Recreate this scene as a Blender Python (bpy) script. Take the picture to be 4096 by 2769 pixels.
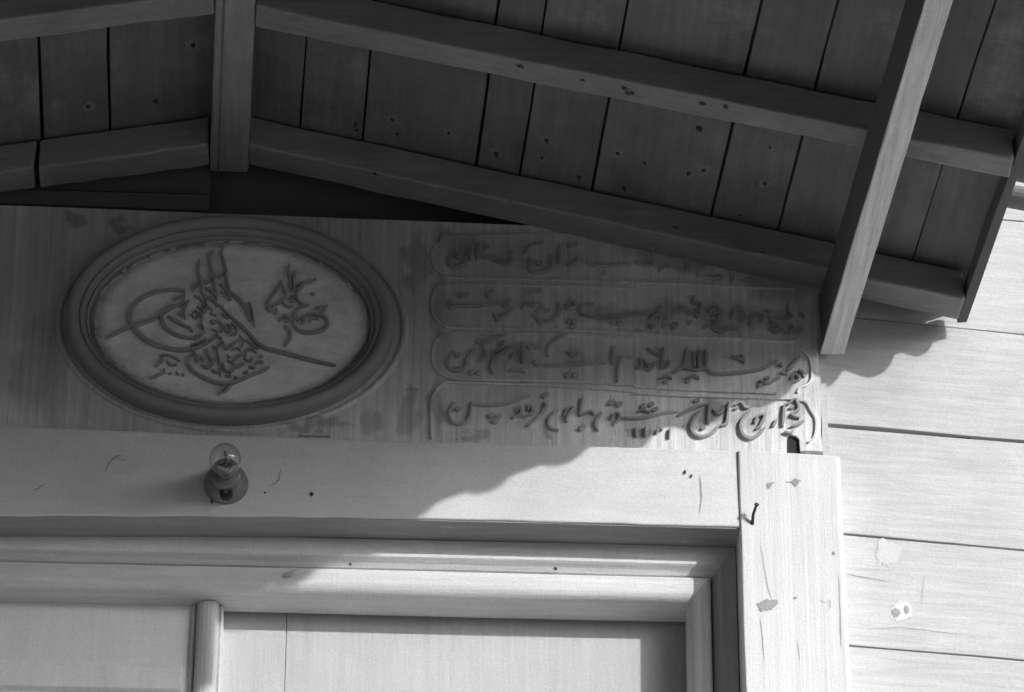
import bpy, math, random
from mathutils import Vector, Matrix
random.seed(11)
for o in list(bpy.data.objects): bpy.data.objects.remove(o)
scene = bpy.context.scene
COL = scene.collection

# ------------------------------------------------------------------ camera
F, SC = 16500.0, 0.0004            # focal length in photo pixels, metres per photo pixel at the wall
PHI, PSI, RHO = math.radians(30.1), math.radians(2.4), 0.004
cd = Vector((math.sin(PSI)*math.cos(PHI), math.cos(PSI)*math.cos(PHI), math.sin(PHI)))
cr = Vector((math.cos(PSI), -math.sin(PSI), 0)); cu = cr.cross(cd)
c_, s_ = math.cos(RHO), math.sin(RHO)
cr, cu = c_*cr + s_*cu, c_*cu - s_*cr
CAM = Vector((0, 0, 4.9)) - cd*(F*SC)
cam = bpy.data.cameras.new('camera'); camo = bpy.data.objects.new('camera', cam); COL.objects.link(camo)
m = Matrix((cr, cu, -cd)).transposed().to_4x4(); m.translation = CAM
camo.matrix_world = m
cam.sensor_fit = 'HORIZONTAL'; cam.sensor_width = 36; cam.lens = 36*F/4096
cam.clip_start = .05; cam.clip_end = 3000
scene.camera = camo

# ------------------------------------------------------------------ light
SUN = Vector((.88, -1.0, .372)).normalized()
elev = math.asin(SUN.z); azim = math.atan2(SUN.x, SUN.y)
world = bpy.data.worlds.new('World'); scene.world = world; world.use_nodes = True
nt = world.node_tree; bg = nt.nodes['Background']
sky = nt.nodes.new('ShaderNodeTexSky'); sky.sky_type = 'NISHITA'; sky.sun_disc = False
sky.dust_density = 7.0; sky.sun_elevation = elev; sky.sun_rotation = azim
bw = nt.nodes.new('ShaderNodeRGBToBW')
nt.links.new(sky.outputs[0], bw.inputs[0]); nt.links.new(bw.outputs[0], bg.inputs[0]); bg.inputs[1].default_value = .15
sl = bpy.data.lights.new('sun', 'SUN'); sl.energy = 2.95; sl.angle = math.radians(.5)
so = bpy.data.objects.new('sun', sl); COL.objects.link(so); so.rotation_euler = SUN.to_track_quat('Z', 'Y').to_euler()
so.location = (4, -6, 9)
scene.view_settings.view_transform = 'Standard'; scene.view_settings.look = 'None'
scene.view_settings.exposure = 0; scene.view_settings.gamma = 1
scene.view_settings.use_curve_mapping = False
scene.render.resolution_x, scene.render.resolution_y = 1024, 692

# ------------------------------------------------------------------ measuring helpers
def ray(px, py): return cd + cr*((px-2048)/F) - cu*((py-1384.5)/F)
def W(px, py, y=0.0):
    v = ray(px, py); return CAM + v*((y-CAM.y)/v.y)
RS = (-.2278, 5.1316)              # right slope of the porch roof, underside of rafters: z = a x + b
LS = (.192, 5.322)                 # left slope
def on_slope(px, py, S, up=0.0):
    v = ray(px, py); t = (S[0]*CAM.x+S[1]+up-CAM.z)/(v.z-S[0]*v.x); return CAM+v*t
SK = .11                           # the plank wall runs back a little from the door wall
def on_siding(px, py, off=0.0):
    v = ray(px, py); y0 = .03+off-SK*.5
    t = (y0+SK*CAM.x-CAM.y)/(v.y-SK*v.x); return CAM+v*t
def siding_y(x): return .03+SK*(x-.5)

# ------------------------------------------------------------------ materials
def paint(name, col, var=.18, rough=.6, grain=(1, 1, 1), gs=14, gamt=.15, bump=.25, spots=0, spotcol=.2, spotscale=9, spotgrain=(1,1,1), spec=.3, wear=None, stain_tones=None, soft=.07):
    mt = bpy.data.materials.new(name); mt.use_nodes = True
    n = mt.node_tree.nodes; L = mt.node_tree.links; b = n['Principled BSDF']
    b.inputs['Roughness'].default_value = rough; b.inputs['Specular IOR Level'].default_value = spec
    tc = n.new('ShaderNodeTexCoord'); oi = n.new('ShaderNodeObjectInfo')
    ad = n.new('ShaderNodeVectorMath'); ad.operation = 'MULTIPLY_ADD'
    cx = n.new('ShaderNodeCombineXYZ'); L.new(oi.outputs['Random'], cx.inputs[0]); L.new(oi.outputs['Random'], cx.inputs[2])
    ad.inputs[1].default_value = (37, 11, 23)
    L.new(cx.outputs[0], ad.inputs[0]); L.new(tc.outputs['Object'], ad.inputs[2])
    def noise(scale, g=(1, 1, 1), det=5, rgh=.6):
        mp = n.new('ShaderNodeMapping'); mp.inputs['Scale'].default_value = g; L.new(ad.outputs[0], mp.inputs['Vector'])
        t = n.new('ShaderNodeTexNoise'); t.inputs['Scale'].default_value = scale; t.inputs['Detail'].default_value = det
        t.inputs['Roughness'].default_value = rgh; L.new(mp.outputs[0], t.inputs['Vector']); return t.outputs['Fac']
    def math_(op, a, b_):
        t = n.new('ShaderNodeMath'); t.operation = op
        for i, v in enumerate((a, b_)):
            if isinstance(v, (int, float)): t.inputs[i].default_value = v
            else: L.new(v, t.inputs[i])
        return t.outputs[0]
    blot = noise(5, (1, 1, 1), 6, .62); gr = noise(gs, grain, 6, .65); fine = noise(260, (1, 1, 1), 3, .6)
    v = math_('MULTIPLY_ADD', blot, 2*var)
    n.active = None
    v.node.inputs[2].default_value = 1-var
    g = math_('MULTIPLY_ADD', gr, 2*gamt); g.node.inputs[2].default_value = 1-gamt
    f = math_('MULTIPLY_ADD', fine, .36); f.node.inputs[2].default_value = .82
    val = math_('MULTIPLY', math_('MULTIPLY', math_('MULTIPLY', v, g), f), col)
    h = math_('ADD', math_('MULTIPLY', gr, .7), math_('MULTIPLY', fine, .3))
    if spots:
        sp = noise(spotscale, spotgrain, 7, .68)
        mr = n.new('ShaderNodeMapRange'); mr.inputs['From Min'].default_value = spots; mr.inputs['From Max'].default_value = spots+soft
        L.new(sp, mr.inputs['Value'])
        mx = n.new('ShaderNodeMix'); mx.data_type = 'FLOAT'
        L.new(mr.outputs[0], mx.inputs[0]); L.new(val, mx.inputs[2])
        L.new(math_('MULTIPLY', math_('MULTIPLY', g, f), spotcol), mx.inputs[3]); val = mx.outputs[0]
        h = math_('ADD', h, math_('MULTIPLY', mr.outputs[0], -.5))
    if stain_tones:
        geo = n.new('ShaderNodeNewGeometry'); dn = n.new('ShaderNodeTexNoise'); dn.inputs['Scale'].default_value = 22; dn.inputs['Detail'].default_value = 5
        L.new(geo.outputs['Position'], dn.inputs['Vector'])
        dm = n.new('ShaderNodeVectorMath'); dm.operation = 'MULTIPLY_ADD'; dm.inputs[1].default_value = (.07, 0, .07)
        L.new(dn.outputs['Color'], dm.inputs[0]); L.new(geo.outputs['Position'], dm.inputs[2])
        for (sx, sy, rx, rz, k) in stain_tones:
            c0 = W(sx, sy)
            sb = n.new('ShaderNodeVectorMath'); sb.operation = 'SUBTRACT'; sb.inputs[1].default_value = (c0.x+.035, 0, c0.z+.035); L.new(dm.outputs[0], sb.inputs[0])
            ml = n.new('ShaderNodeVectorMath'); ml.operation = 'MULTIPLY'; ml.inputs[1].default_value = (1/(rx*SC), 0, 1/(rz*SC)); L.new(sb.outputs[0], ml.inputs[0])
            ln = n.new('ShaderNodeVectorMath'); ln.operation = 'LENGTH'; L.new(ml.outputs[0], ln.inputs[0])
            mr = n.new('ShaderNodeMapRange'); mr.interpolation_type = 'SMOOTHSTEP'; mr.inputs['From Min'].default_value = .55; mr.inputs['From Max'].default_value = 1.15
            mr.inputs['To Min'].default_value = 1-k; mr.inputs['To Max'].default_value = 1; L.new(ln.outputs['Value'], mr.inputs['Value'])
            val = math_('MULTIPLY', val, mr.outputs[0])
    if wear:
        wc, wr = wear
        bv = n.new('ShaderNodeBevel'); bv.samples = 4; bv.inputs['Radius'].default_value = wr
        g2 = n.new('ShaderNodeNewGeometry'); dt = n.new('ShaderNodeVectorMath'); dt.operation = 'DOT_PRODUCT'
        L.new(bv.outputs[0], dt.inputs[0]); L.new(g2.outputs['Normal'], dt.inputs[1])
        wn = noise(28, (1, 1, 1), 5, .7)
        e = math_('ADD', math_('MULTIPLY', math_('SUBTRACT', 1.0, dt.outputs['Value']), 3.0), math_('MULTIPLY', math_('SUBTRACT', wn, .62), 2.2))
        mr = n.new('ShaderNodeMapRange'); mr.inputs['From Min'].default_value = .05; mr.inputs['From Max'].default_value = .35; L.new(e, mr.inputs['Value'])
        edge = math_('MULTIPLY', mr.outputs[0], math_('MINIMUM', math_('MULTIPLY', math_('SUBTRACT', 1.0, dt.outputs['Value']), 12.0), 1.0))
        mx = n.new('ShaderNodeMix'); mx.data_type = 'FLOAT'; L.new(edge, mx.inputs[0]); L.new(val, mx.inputs[2]); mx.inputs[3].default_value = wc; val = mx.outputs[0]
    cc = n.new('ShaderNodeCombineColor')
    for i in range(3): L.new(val, cc.inputs[i])
    L.new(cc.outputs[0], b.inputs['Base Color'])
    bp = n.new('ShaderNodeBump'); bp.inputs['Strength'].default_value = bump; bp.inputs['Distance'].default_value = .004
    L.new(h, bp.inputs['Height']); L.new(bp.outputs[0], b.inputs['Normal'])
    return mt
M = {}
PSTAIN_TONE = [(1665, 1060, 60, 170, .3), (1760, 1250, 40, 220, .22), (1640, 1650, 50, 110, .3), (1480, 1690, 60, 60, .3), (1830, 960, 90, 60, .3), (2700, 980, 260, 120, .3), (3130, 1120, 160, 110, .3), (900, 1050, 1500, 560, .34), (700, 1500, 900, 330, .2), (2480, 1255, 240, 50, .24), (2690, 1235, 80, 70, .3), (2020, 1430, 110, 80, .22), (2250, 1000, 520, 90, .16), (2960, 1275, 240, 60, .2), (2300, 1450, 60, 60, .2), (2480, 1665, 150, 52, .2),  # small stain spots, plus broad patches darker towards the panel's left and top
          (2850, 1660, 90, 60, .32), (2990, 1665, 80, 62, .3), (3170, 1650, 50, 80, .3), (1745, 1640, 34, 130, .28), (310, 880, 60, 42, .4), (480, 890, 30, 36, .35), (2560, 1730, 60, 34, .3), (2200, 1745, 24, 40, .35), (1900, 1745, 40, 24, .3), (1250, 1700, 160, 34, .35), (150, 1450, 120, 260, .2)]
M['roof_plank'] = paint('roof_plank', .17, .62, .8, (11, .6, 11), 6, .42, .8, spots=.55, spotcol=.30, spotscale=6, soft=.22)
M['rafter'] = paint('rafter', .25, .5, .75, (.7, 12, 12), 8, .38, .8, spots=.64, spotcol=.30, spotscale=9, spotgrain=(.6, 1, 1), wear=(.45, .010))
M['pale_timber'] = paint('pale_timber', .72, .25, .75, (14, .5, 14), 9, .55, .9)
M['bare_spot'] = paint('bare_spot', .225, .3, .8, (1, 1, 1), 60, .3)
M['tympanum'] = paint('tympanum', .12, .2, .8, (1, 6, 6), 8)
M['panel'] = paint('panel', .66, .46, .7, (13, 1, .35), 10, .5, .6, spots=.63, spotcol=.28, spotscale=6, spotgrain=(1, 1, 1.6), stain_tones=PSTAIN_TONE)
M['letter'] = paint('letter', .42, .15, .65, (1, 1, 1), 30, .22, .4, spots=.62, spotcol=.66, spotscale=25, stain_tones=PSTAIN_TONE)
M['letter_dark'] = paint('letter_dark', .32, .2, .65, (1, 1, 1), 30, .25, .4, spots=.62, spotcol=.6, spotscale=30)
M['field'] = paint('field', .86, .38, .75, (1, 1, 2), 18, .5, 1.0, spots=.64, spotcol=.45, spotscale=7, soft=.15)
M['tughra'] = paint('tughra', .36, .25, .65, (1, 1, 2), 9, .2, .4, spots=.60, spotcol=.55, spotscale=30)
M['ring'] = paint('ring', .29, .25, .6, (1, 1, 1), 9, .16, .25, wear=(.6, .003))
M['ridge'] = paint('ridge', .30, .4, .7, (12, .7, 12), 8, .35, .8, wear=(.45, .010))
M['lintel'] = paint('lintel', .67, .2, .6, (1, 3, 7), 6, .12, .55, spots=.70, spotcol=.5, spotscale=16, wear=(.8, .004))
M['soffit_shade'] = paint('soffit_shade', .32, .2, .8, (.6, 9, 9), 9, .3, .8, spots=.62, spotcol=.5, spotscale=18, spotgrain=(.4, 1, 1))  # lintel underside, shade put into its colour
M['frame'] = paint('frame', .72, .2, .6, (.5, 10, 10), 9, .26, .6, spots=.69, spotcol=.4, spotscale=26, wear=(.8, .004))
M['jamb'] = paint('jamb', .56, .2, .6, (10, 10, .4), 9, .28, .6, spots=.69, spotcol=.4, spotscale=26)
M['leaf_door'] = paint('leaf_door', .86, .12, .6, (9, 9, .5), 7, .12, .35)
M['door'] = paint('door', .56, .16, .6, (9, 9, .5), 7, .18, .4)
M['post'] = paint('post', .69, .14, .65, (14, 6, .35), 9, .20, .45, spots=.735, spotcol=.45, spotscale=12, spotgrain=(1, 1, .6), wear=(.6, .004))
M['siding'] = paint('siding', .50, .2, .7, (.4, 8, 14), 9, .30, .6, spots=.69, spotcol=.34, spotscale=10, spotgrain=(.4, 1, 1.4))
M['chip'] = paint('chip', .34, .3, .9, (1, 1, 1), 40, .3, .5)
M['halo'] = paint('halo', .66, .2, .8, (1, 1, 1), 40, .2, .5)
M['pale_chip'] = paint('pale_chip', .56, .1, .8, (1, 1, 1), 40, .1, .5)
M['dark'] = paint('dark', .03, .3, .8, (1, 1, 1), 20, .3)
M['rust'] = paint('rust', .05, .3, .8, (1, 1, 1), 60, .4, .6)
M['tile'] = paint('tile', .26, .25, .85, (1, 1, 1), 20, .2, .4)
M['stone'] = paint('stone', .09, .2, .8, (1, 1, 1), 8, .2, .4)
M['blocker_dark'] = paint('blocker_dark', .10, .2, .9, (1, 1, 1), 8, .2, .4)
M['ground'] = paint('ground', .42, .25, .9, (1, 1, 1), 3, .25, .5)
M['bakelite'] = paint('bakelite', .17, .3, .35, (1, 1, 1), 30, .2, .05, spec=.6)
M['brass'] = paint('brass', .12, .2, .35, (1, 1, 1), 30, .2, .05, spec=.8)
gm = bpy.data.materials.new('bulb_glass'); gm.use_nodes = True
gb = gm.node_tree.nodes['Principled BSDF']; gb.inputs['Transmission Weight'].default_value = 1; gb.inputs['Roughness'].default_value = .015
gb.inputs['IOR'].default_value = 1.48; gb.inputs['Base Color'].default_value = (.93, .93, .93, 1); M['glass'] = gm

# ------------------------------------------------------------------ mesh helpers
class MB:
    def __init__(s): s.v = []; s.f = []
    def add(s, vs, fs):
        k = len(s.v); s.v += [Vector(p) for p in vs]; s.f += [tuple(i+k for i in f) for f in fs]
    def loft(s, secs, closed=True, caps=True):
        k = len(secs[0]); vs = [p for q in secs for p in q]; fs = []
        for i in range(len(secs)-1):
            for j in range(k if closed else k-1):
                a, b = i*k+j, i*k+(j+1) % k; fs.append((a, b, b+k, a+k))
        if caps and closed:
            fs.append(tuple(range(k))[::-1]); fs.append(tuple(range((len(secs)-1)*k, len(secs)*k)))
        s.add(vs, fs)
    def box(s, a, b):
        x0, y0, z0 = a; x1, y1, z1 = b
        s.loft([[(x, y0, z0), (x, y1, z0), (x, y1, z1), (x, y0, z1)] for x in (x0, x1)])
    def beam(s, A, B, n=8, jit=0.0, jv=None):
        secs = []
        for i in range(n+1):
            t = i/n; q = []
            for a, b in zip(A, B):
                p = Vector(a).lerp(Vector(b), t)
                if jit: p = p+Vector((random.uniform(-1, 1), random.uniform(-1, 1), random.uniform(-1, 1)))*jit
                q.append(p)
            secs.append(q)
        s.loft(secs)
    def tube(s, pts, rad, k=10):
        secs = []
        for i, p in enumerate(pts):
            p = Vector(p); d = (Vector(pts[min(i+1, len(pts)-1)])-Vector(pts[max(i-1, 0)])).normalized()
            a = d.cross(Vector((0, 0, 1)) if abs(d.z) < .9 else Vector((1, 0, 0))).normalized(); b = d.cross(a)
            r = rad[i] if isinstance(rad, (list, tuple)) else rad
            secs.append([p+(a*math.cos(2*math.pi*j/k)+b*math.sin(2*math.pi*j/k))*r for j in range(k)])
        s.loft(secs)
def recalc(me):
    import bmesh
    bm = bmesh.new(); bm.from_mesh(me); bmesh.ops.recalc_face_normals(bm, faces=bm.faces); bm.to_mesh(me); bm.free()
def put(name, mb, mat, parent=None, smooth=False, bevel=0, seg=2, flip=True):
    c = Vector((0, 0, 0)); lo = [min(p[i] for p in mb.v) for i in range(3)]; hi = [max(p[i] for p in mb.v) for i in range(3)]
    c = Vector([(a+b)/2 for a, b in zip(lo, hi)])
    if parent is None: c.z = lo[2]
    me = bpy.data.meshes.new(name); me.from_pydata([p-c for p in mb.v], [], mb.f); me.update()
    if flip: recalc(me)
    if smooth:
        for p in me.polygons: p.use_smooth = True
    me.materials.append(M[mat])
    o = bpy.data.objects.new(name, me); COL.objects.link(o)
    if parent is not None:
        o.parent = parent; base = Vector(parent['_w']) ; o.location = c-base
    else: o.location = c
    o['_w'] = c
    if bevel:
        b = o.modifiers.new('bevel', 'BEVEL'); b.width = bevel; b.segments = seg; b.limit_method = 'ANGLE'; b.angle_limit = math.radians(35)
    return o
def thing(name, label, cat, loc, group=None):
    o = bpy.data.objects.new(name, None); COL.objects.link(o); o.location = loc; o['_w'] = Vector(loc); o.empty_display_size = .1
    o['label'] = label; o['category'] = cat
    if group: o['group'] = group
    return o
def struct(name, mb, mat, **k):
    o = put(name, mb, mat, **k); o['kind'] = 'structure'; return o
def wob(a): return random.uniform(-a, a)

# ================================================================== SETTING
g = MB(); g.add([(-900, -900, 0), (900, -900, 0), (900, 900, 0), (-900, 900, 0)], [(0, 1, 2, 3)])
struct('ground', g, 'ground', flip=False)
ZL = 2.28                                            # landing in front of the door
mb = MB(); mb.box((-2.1, -9.0, 0), (-1.78, .4, 9.0)); struct('sky_block_left', mb, 'blocker_dark', bevel=.02)  # unseen slab added to keep sky light off from the left
mb = MB(); mb.box((-2.1, -12.5, 0), (4.5, -12.0, 20.0)); struct('sky_block_front', mb, 'blocker_dark', bevel=.02)  # second unseen slab, added to cut the sky light from the front
st = MB(); st.box((-1.775, -1.7, 0), (2.6, 1.2, ZL)); struct('landing', st, 'stone', bevel=.01)
for i in range(12):
    st = MB(); h = ZL*(1-(i+1)/13.0); y1 = -1.702-i*.235
    st.box((-1.7, y1-.233, 0), (.8, y1, h)); struct('step', st, 'stone', bevel=.008)

# ================================================================== PLANK WALL beside the door
wall = thing('plank_wall', 'white painted wall of wide horizontal planks beside the square post', 'wall', (1.4, .2, ZL))
b = MB(); b.box((-2.2, .24, ZL), (2.5, .36, 6.3)); put('backing', b, 'dark', wall)
seams = [((3833, 1312), (3989, 1330), .0016), ((3305, 1697), (3986, 1756), .0045), ((3376, 2130), (3978, 2194), .0022), ((3411, 2580), (3977, 2634), .002)]
XL, XR = .455, 2.4
zs = []
for a, c, gp in seams:
    p, q = on_siding(*a), on_siding(*c); k = (q.z-p.z)/(q.x-p.x); k = max(-.03, min(.03, k)) if gp > .004 else k*.6
    mz = (p.z+q.z)/2-k*(p.x+q.x)/2; zs.append((k, mz, gp))
zs = [(0, zs[0][1]+.2*i, .0018) for i in (5, 4, 3, 2, 1)]+zs+[(0, zs[-1][1]-.2*i, .002) for i in range(1, 10)]
planks = []
for i in range(len(zs)-1):
    (k1, m1, g1), (k2, m2, g2) = zs[i], zs[i+1]
    mb = MB(); n = 14
    A = []; secs = []
    pr = random.choice((0, .0015, -.001)); 
    for j in range(n+1):
        x = XL+(XR-XL)*j/n; y = siding_y(x)+pr
        zt = k1*x+m1-g1+wob(.0011); zb = k2*x+m2+g2*.4+wob(.0011)
        secs.append([(x, y, zb), (x, y+.022, zb), (x, y+.022, zt), (x, y, zt)])
    mb.loft(secs); planks.append(put('plank', mb, 'siding', wall, bevel=.0016))
b = MB(); b.beam([(XL, siding_y(XL)+.03, 2.3), (XL, siding_y(XL)+.05, 2.3), (XL, siding_y(XL)+.05, 6.3), (XL, siding_y(XL)+.03, 6.3)],
                 [(XR, siding_y(XR)+.03, 2.3), (XR, siding_y(XR)+.05, 2.3), (XR, siding_y(XR)+.05, 6.3), (XR, siding_y(XR)+.03, 6.3)], 1)
put('backing', b, 'dark', wall)
def patch(name, pts, plane, mat, parent, lift=.0008):
    """a flaked place with an uneven outline, lying on its surface"""
    c = sum((Vector(plane(*p)) for p in pts), Vector())/len(pts); mb = MB()
    ring = [Vector(plane(*p)) for p in pts]; out = []
    for i in range(len(ring)):
        a, b_ = ring[i], ring[(i+1) % len(ring)]
        for t in (0, .2, .4, .6, .8):
            p = a.lerp(b_, t); out.append(p+(p-c)*(.12*math.sin(17*t+5*i)+wob(.10)))
    d = Vector((0, -lift, 0)); n = len(out)
    mb.add([c+d*1.4]+[p+d for p in out], [(0, i+1, (i+1) % n+1) for i in range(n)])
    return put(name, mb, mat, parent)
def blob(cx, cy, rx, ry, n=8): return [(cx+rx*math.cos(6.283*i/n)*random.uniform(.75, 1.2), cy+ry*math.sin(6.283*i/n)*random.uniform(.75, 1.2)) for i in range(n)]
sp = lambda x, y: on_siding(x, y)
patch('flaked_patch', blob(3560, 2215, 52, 48, 11), sp, 'pale_chip', wall)
patch('flaked_patch', blob(3530, 2175, 22, 20, 8), sp, 'pale_chip', wall)
patch('knot_halo', blob(3605, 2450, 46, 40, 12), sp, 'halo', wall)
patch('knot', blob(3583, 2452, 17, 20, 7), sp, 'chip', wall, .0016)
patch('knot', blob(3626, 2440, 12, 18, 7), sp, 'chip', wall, .0016)
patch('stain', blob(3435, 1755, 20, 7, 8), sp, 'chip', wall)
def crack(pts, plane, w, parent, mat='chip', nm='crack'):
    ps = [Vector(plane(*p)) for p in pts]; mb = MB(); secs = []; out = []
    for i in range(len(ps)-1):
        for t in (0, .25, .5, .75): out.append(ps[i].lerp(ps[i+1], t))
    out.append(ps[-1]); up = Vector((0, 0, 1)); n = len(out)
    d0 = (ps[-1]-ps[0]); nrm = Vector((-d0.z, 0, d0.x)).normalized()
    for i, p in enumerate(out):
        ww = w*(1-abs(2*i/(n-1)-1)**3*.8)*random.uniform(.6, 1.3); q = p+nrm*wob(w*.5)
        secs.append([q-nrm*ww/2+Vector((0, -.0006, 0)), q+nrm*ww/2+Vector((0, -.0006, 0))])
    mb.loft(secs, closed=False); return put(nm, mb, mat, parent)
crack([(3400, 1547), (3540, 1560), (3700, 1570), (3900, 1580)], sp, .0016, wall)
crack([(3378, 1994), (3500, 2004), (3650, 2016), (3830, 2028), (3980, 2036)], sp, .0016, wall)
crack([(3388, 2300), (3440, 2306), (3500, 2318), (3550, 2328)], sp, .002, wall)
crack([(3470, 2516), (3600, 2510), (3700, 2522), (3850, 2540)], sp, .001, wall)
crack([(3696, 2310), (3690, 2370), (3684, 2420)], sp, .0008, wall)

# ================================================================== SQUARE POST beside the door
post = thing('square_post', 'square white painted timber post with scuffs, standing between door and plank wall', 'post', (.47, .0, ZL))
YP = -.034
pl = lambda x, y: W(x, y, YP)
tl, tr = W(2951, 1797, YP), W(3362, 1822, YP); bl, br = W(2980, 2665, YP), W(3402, 2665, YP)
def ext(a, c, z): t = (z-a.z)/(c.z-a.z); return a.lerp(c, t)
bl2 = ext(tl, bl, 3.6); br2 = ext(tr, br, 3.6)
mb = MB(); secs = []
for i in range(15):
    t = i/14; a = bl2.lerp(tl, t); c = br2.lerp(tr, t)
    secs.append([a+Vector((wob(.0008), 0, 0)), c+Vector((-.006+wob(.0012), 0, 0)), c+Vector((wob(.001), .004, 0)), c+Vector((0, .13, 0)), a+Vector((0, .13, 0))])
secs = [[p+Vector((0, 0, ZL-3.6)) if False else Vector((p.x, p.y, p.z)) for p in q] for q in secs]
foot = [Vector((p.x, p.y, ZL)) for p in secs[0]]
mb.loft([foot]+secs); put('shaft', mb, 'post', post, bevel=.004, seg=3)
patch('scuff', [(3068, 1935), (3098, 1928), (3088, 1942), (3078, 1955), (3068, 1958)], pl, 'chip', post)
patch('scuff', [(3138, 1930), (3165, 1926), (3178, 1914), (3202, 1924), (3192, 1936), (3182, 1948), (3165, 1932)], pl, 'chip', post)
patch('scuff', [(3028, 2415), (3060, 2400), (3110, 2400), (3112, 2415), (3085, 2440), (3040, 2446)], pl, 'chip', post)
patch('scuff', blob(3180, 2392, 10, 6, 6), pl, 'chip', post); patch('scuff', blob(3334, 2215, 6, 9, 6), pl, 'chip', post)
crack([(3040, 2180), (3056, 2260), (3074, 2360), (3090, 2395)], pl, .002, post, 'siding')
crack([(3270, 2400), (3300, 2410), (3318, 2402), (3322, 2430), (3310, 2446)], pl, .0016, post)
crack([(3355, 2300), (3362, 2500), (3366, 2600)], pl, .0016, post)
crack([(3040, 2470), (3050, 2560), (3058, 2650)], pl, .001, post); crack([(3190, 2560), (3200, 2650)], pl, .001, post)
# bent nail
a = W(3010, 2096, YP)
nb = MB(); tip = W(3026, 2020, YP-.022)
nb.tube([a+Vector((0, .02, 0)), a, a.lerp(tip, .5)+Vector((-.002, 0, 0)), tip], [.0026, .0026, .0024, .0022], 8)
nb.tube([tip, tip+Vector((.0004, -.0016, .001))], [.0042, .004], 8)
nail = put('nail', nb, 'rust', None, smooth=False); nail['label'] = 'bent rusty nail sticking out of the white square post'; nail['category'] = 'nail'

# ================================================================== LINTEL
YLt = -.03
lin = thing('lintel_beam', 'long pale painted lintel beam over the door, under the inscribed panel', 'beam', (-.46, 0, 4.59))
mb = MB(); secs = []
tp = [(120, 1703), (760, 1732), (1400, 1754), (2100, 1775), (2950, 1800)]; bt = [(120, 2061), (760, 2062), (1400, 2067), (2100, 2084), (2935, 2107)]
T = [W(*p, YLt) for p in tp]; B_ = [W(*p, YLt) for p in bt]
def interp(P, x):
    for i in range(len(P)-1):
        if x <= P[i+1].x or i == len(P)-2:
            t = (x-P[i].x)/(P[i+1].x-P[i].x); t = max(t, -.2); return P[i].z+(P[i+1].z-P[i].z)*t
YA = .04
for i in range(41):
    x = -1.36+(.382+1.36)*i/40
    zt = interp(T, x); zb = interp(B_, x)+wob(.0008)
    secs.append([(x, YLt, zb), (x, YA+.03, zb+.001), (x, YA+.03, zt), (x, YLt+.002, zt+wob(.0006))])
mb.loft(secs); put('timber', mb, 'lintel', lin, bevel=.003, seg=3)
mb = MB(); secs = []
for i in range(31):
    x = -1.30+(.378+1.30)*i/30; zb = interp(B_, x); secs.append([(x, YLt+.004+wob(.0012), zb-.0018), (x, YA-.001, zb-.0012), (x, YA-.001, zb+.004), (x, YLt+.004, zb+.004)])
mb.loft(secs); put('soffit_shade_sheet', mb, 'soffit_shade', lin)  # thin sheet added to darken the lintel's underside as shade
ll = lambda x, y: W(x, y, YLt-.0001)
for q in ((1246, 1978, 8, 9), (310, 2128, 0, 0), (1060, 1972, 5, 6), (848, 2008, 5, 8), (2765, 1905, 5, 7), (2740, 1890, 5, 9)):
    if q[2]: patch('nail_hole', blob(*q, 7), ll, 'rust', lin)
crack([(1122, 1868), (1120, 1890), (1116, 1920), (1100, 1936), (1070, 1946)], ll, .0022, lin)
crack([(420, 1890), (440, 1850), (465, 1826), (490, 1822)], ll, .0028, lin); crack([(130, 1962), (150, 1955), (180, 1938)], ll, .002, lin)
crack([(440, 1838), (480, 1836), (500, 1846)], ll, .002, lin)
crack([(2800, 1900), (2806, 1980), (2800, 2060)], ll, .0016, lin)

# ================================================================== DOOR FRAME (mouldings swept round the opening)
dfr = thing('door_frame', 'pale moulded timber door frame with mitred corner under the lintel', 'door frame', (-.46, .08, ZL))
ZS = W(2000, 2086, YLt).z                             # underside of lintel
XJ = W(2958, 2200, YP).x+.002                          # inner face of post
# profile: (distance from outer edge into the opening, depth y)
PROF1 = [(0, YA), (.030, YA), (.0325, YA+.003), (.037, YA+.010), (.043, YA+.016), (.045, YA+.022), (.0452, YA+.05), (0, YA+.05)]
RQ = .019
PROF2 = [(.0478, YA+.034), (.0478, YA+.014), (.050, YA+.0085), (.054, YA+.006), (.062, YA+.0052)]+[(.071+RQ*math.sin(t*math.pi/16), YA+.0055+RQ*(1-math.cos(t*math.pi/16))) for t in range(0, 9)]+[(.0905, YA+.030), (.0905, YA+.084), (.0478, YA+.084)]
XLFT = -1.31
for PR, nm in ((PROF1, 'outer_moulding'), (PROF2, 'inner_moulding')):
    mb = MB(); secs = []
    for i in range(17):
        t = i/16; 
        secs.append([(XLFT+d*.82+(XJ-XLFT-1.64*d)*t, y, ZS-d+(.0006*math.sin(9*t+d*40))) for d, y in PR])
    mb.loft(secs); o = put(nm, mb, 'frame', dfr)
    for side in (1, -1):
        mb = MB(); secs = []
        for i in range(9):
            t = i/8; q = []
            for d, y in PR:
                x = XJ-d*.82-.0006 if side == 1 else XLFT+d*.82+.0006
                zt = ZS-d; q.append((x, y, zt+(ZL-zt)*t))
            secs.append(q)
        mb.loft(secs); put(nm, mb, 'jamb', dfr)
fl = lambda x, y: W(x, y, YA+.004)
for q in ((310, 2128, 9, 9),): patch('nail_hole', blob(*q, 7), lambda x, y: Vector((W(x, y, .0).x, .0, ZS-.0012)), 'rust', lin)
patch('nail_hole', blob(1400, 2258, 7, 7, 6), lambda x, y: W(x, y, YA-.0002), 'rust', dfr)
patch('nail_hole', blob(2222, 2276, 10, 7, 6), lambda x, y: W(x, y, YA+.004), 'rust', dfr)
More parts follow.
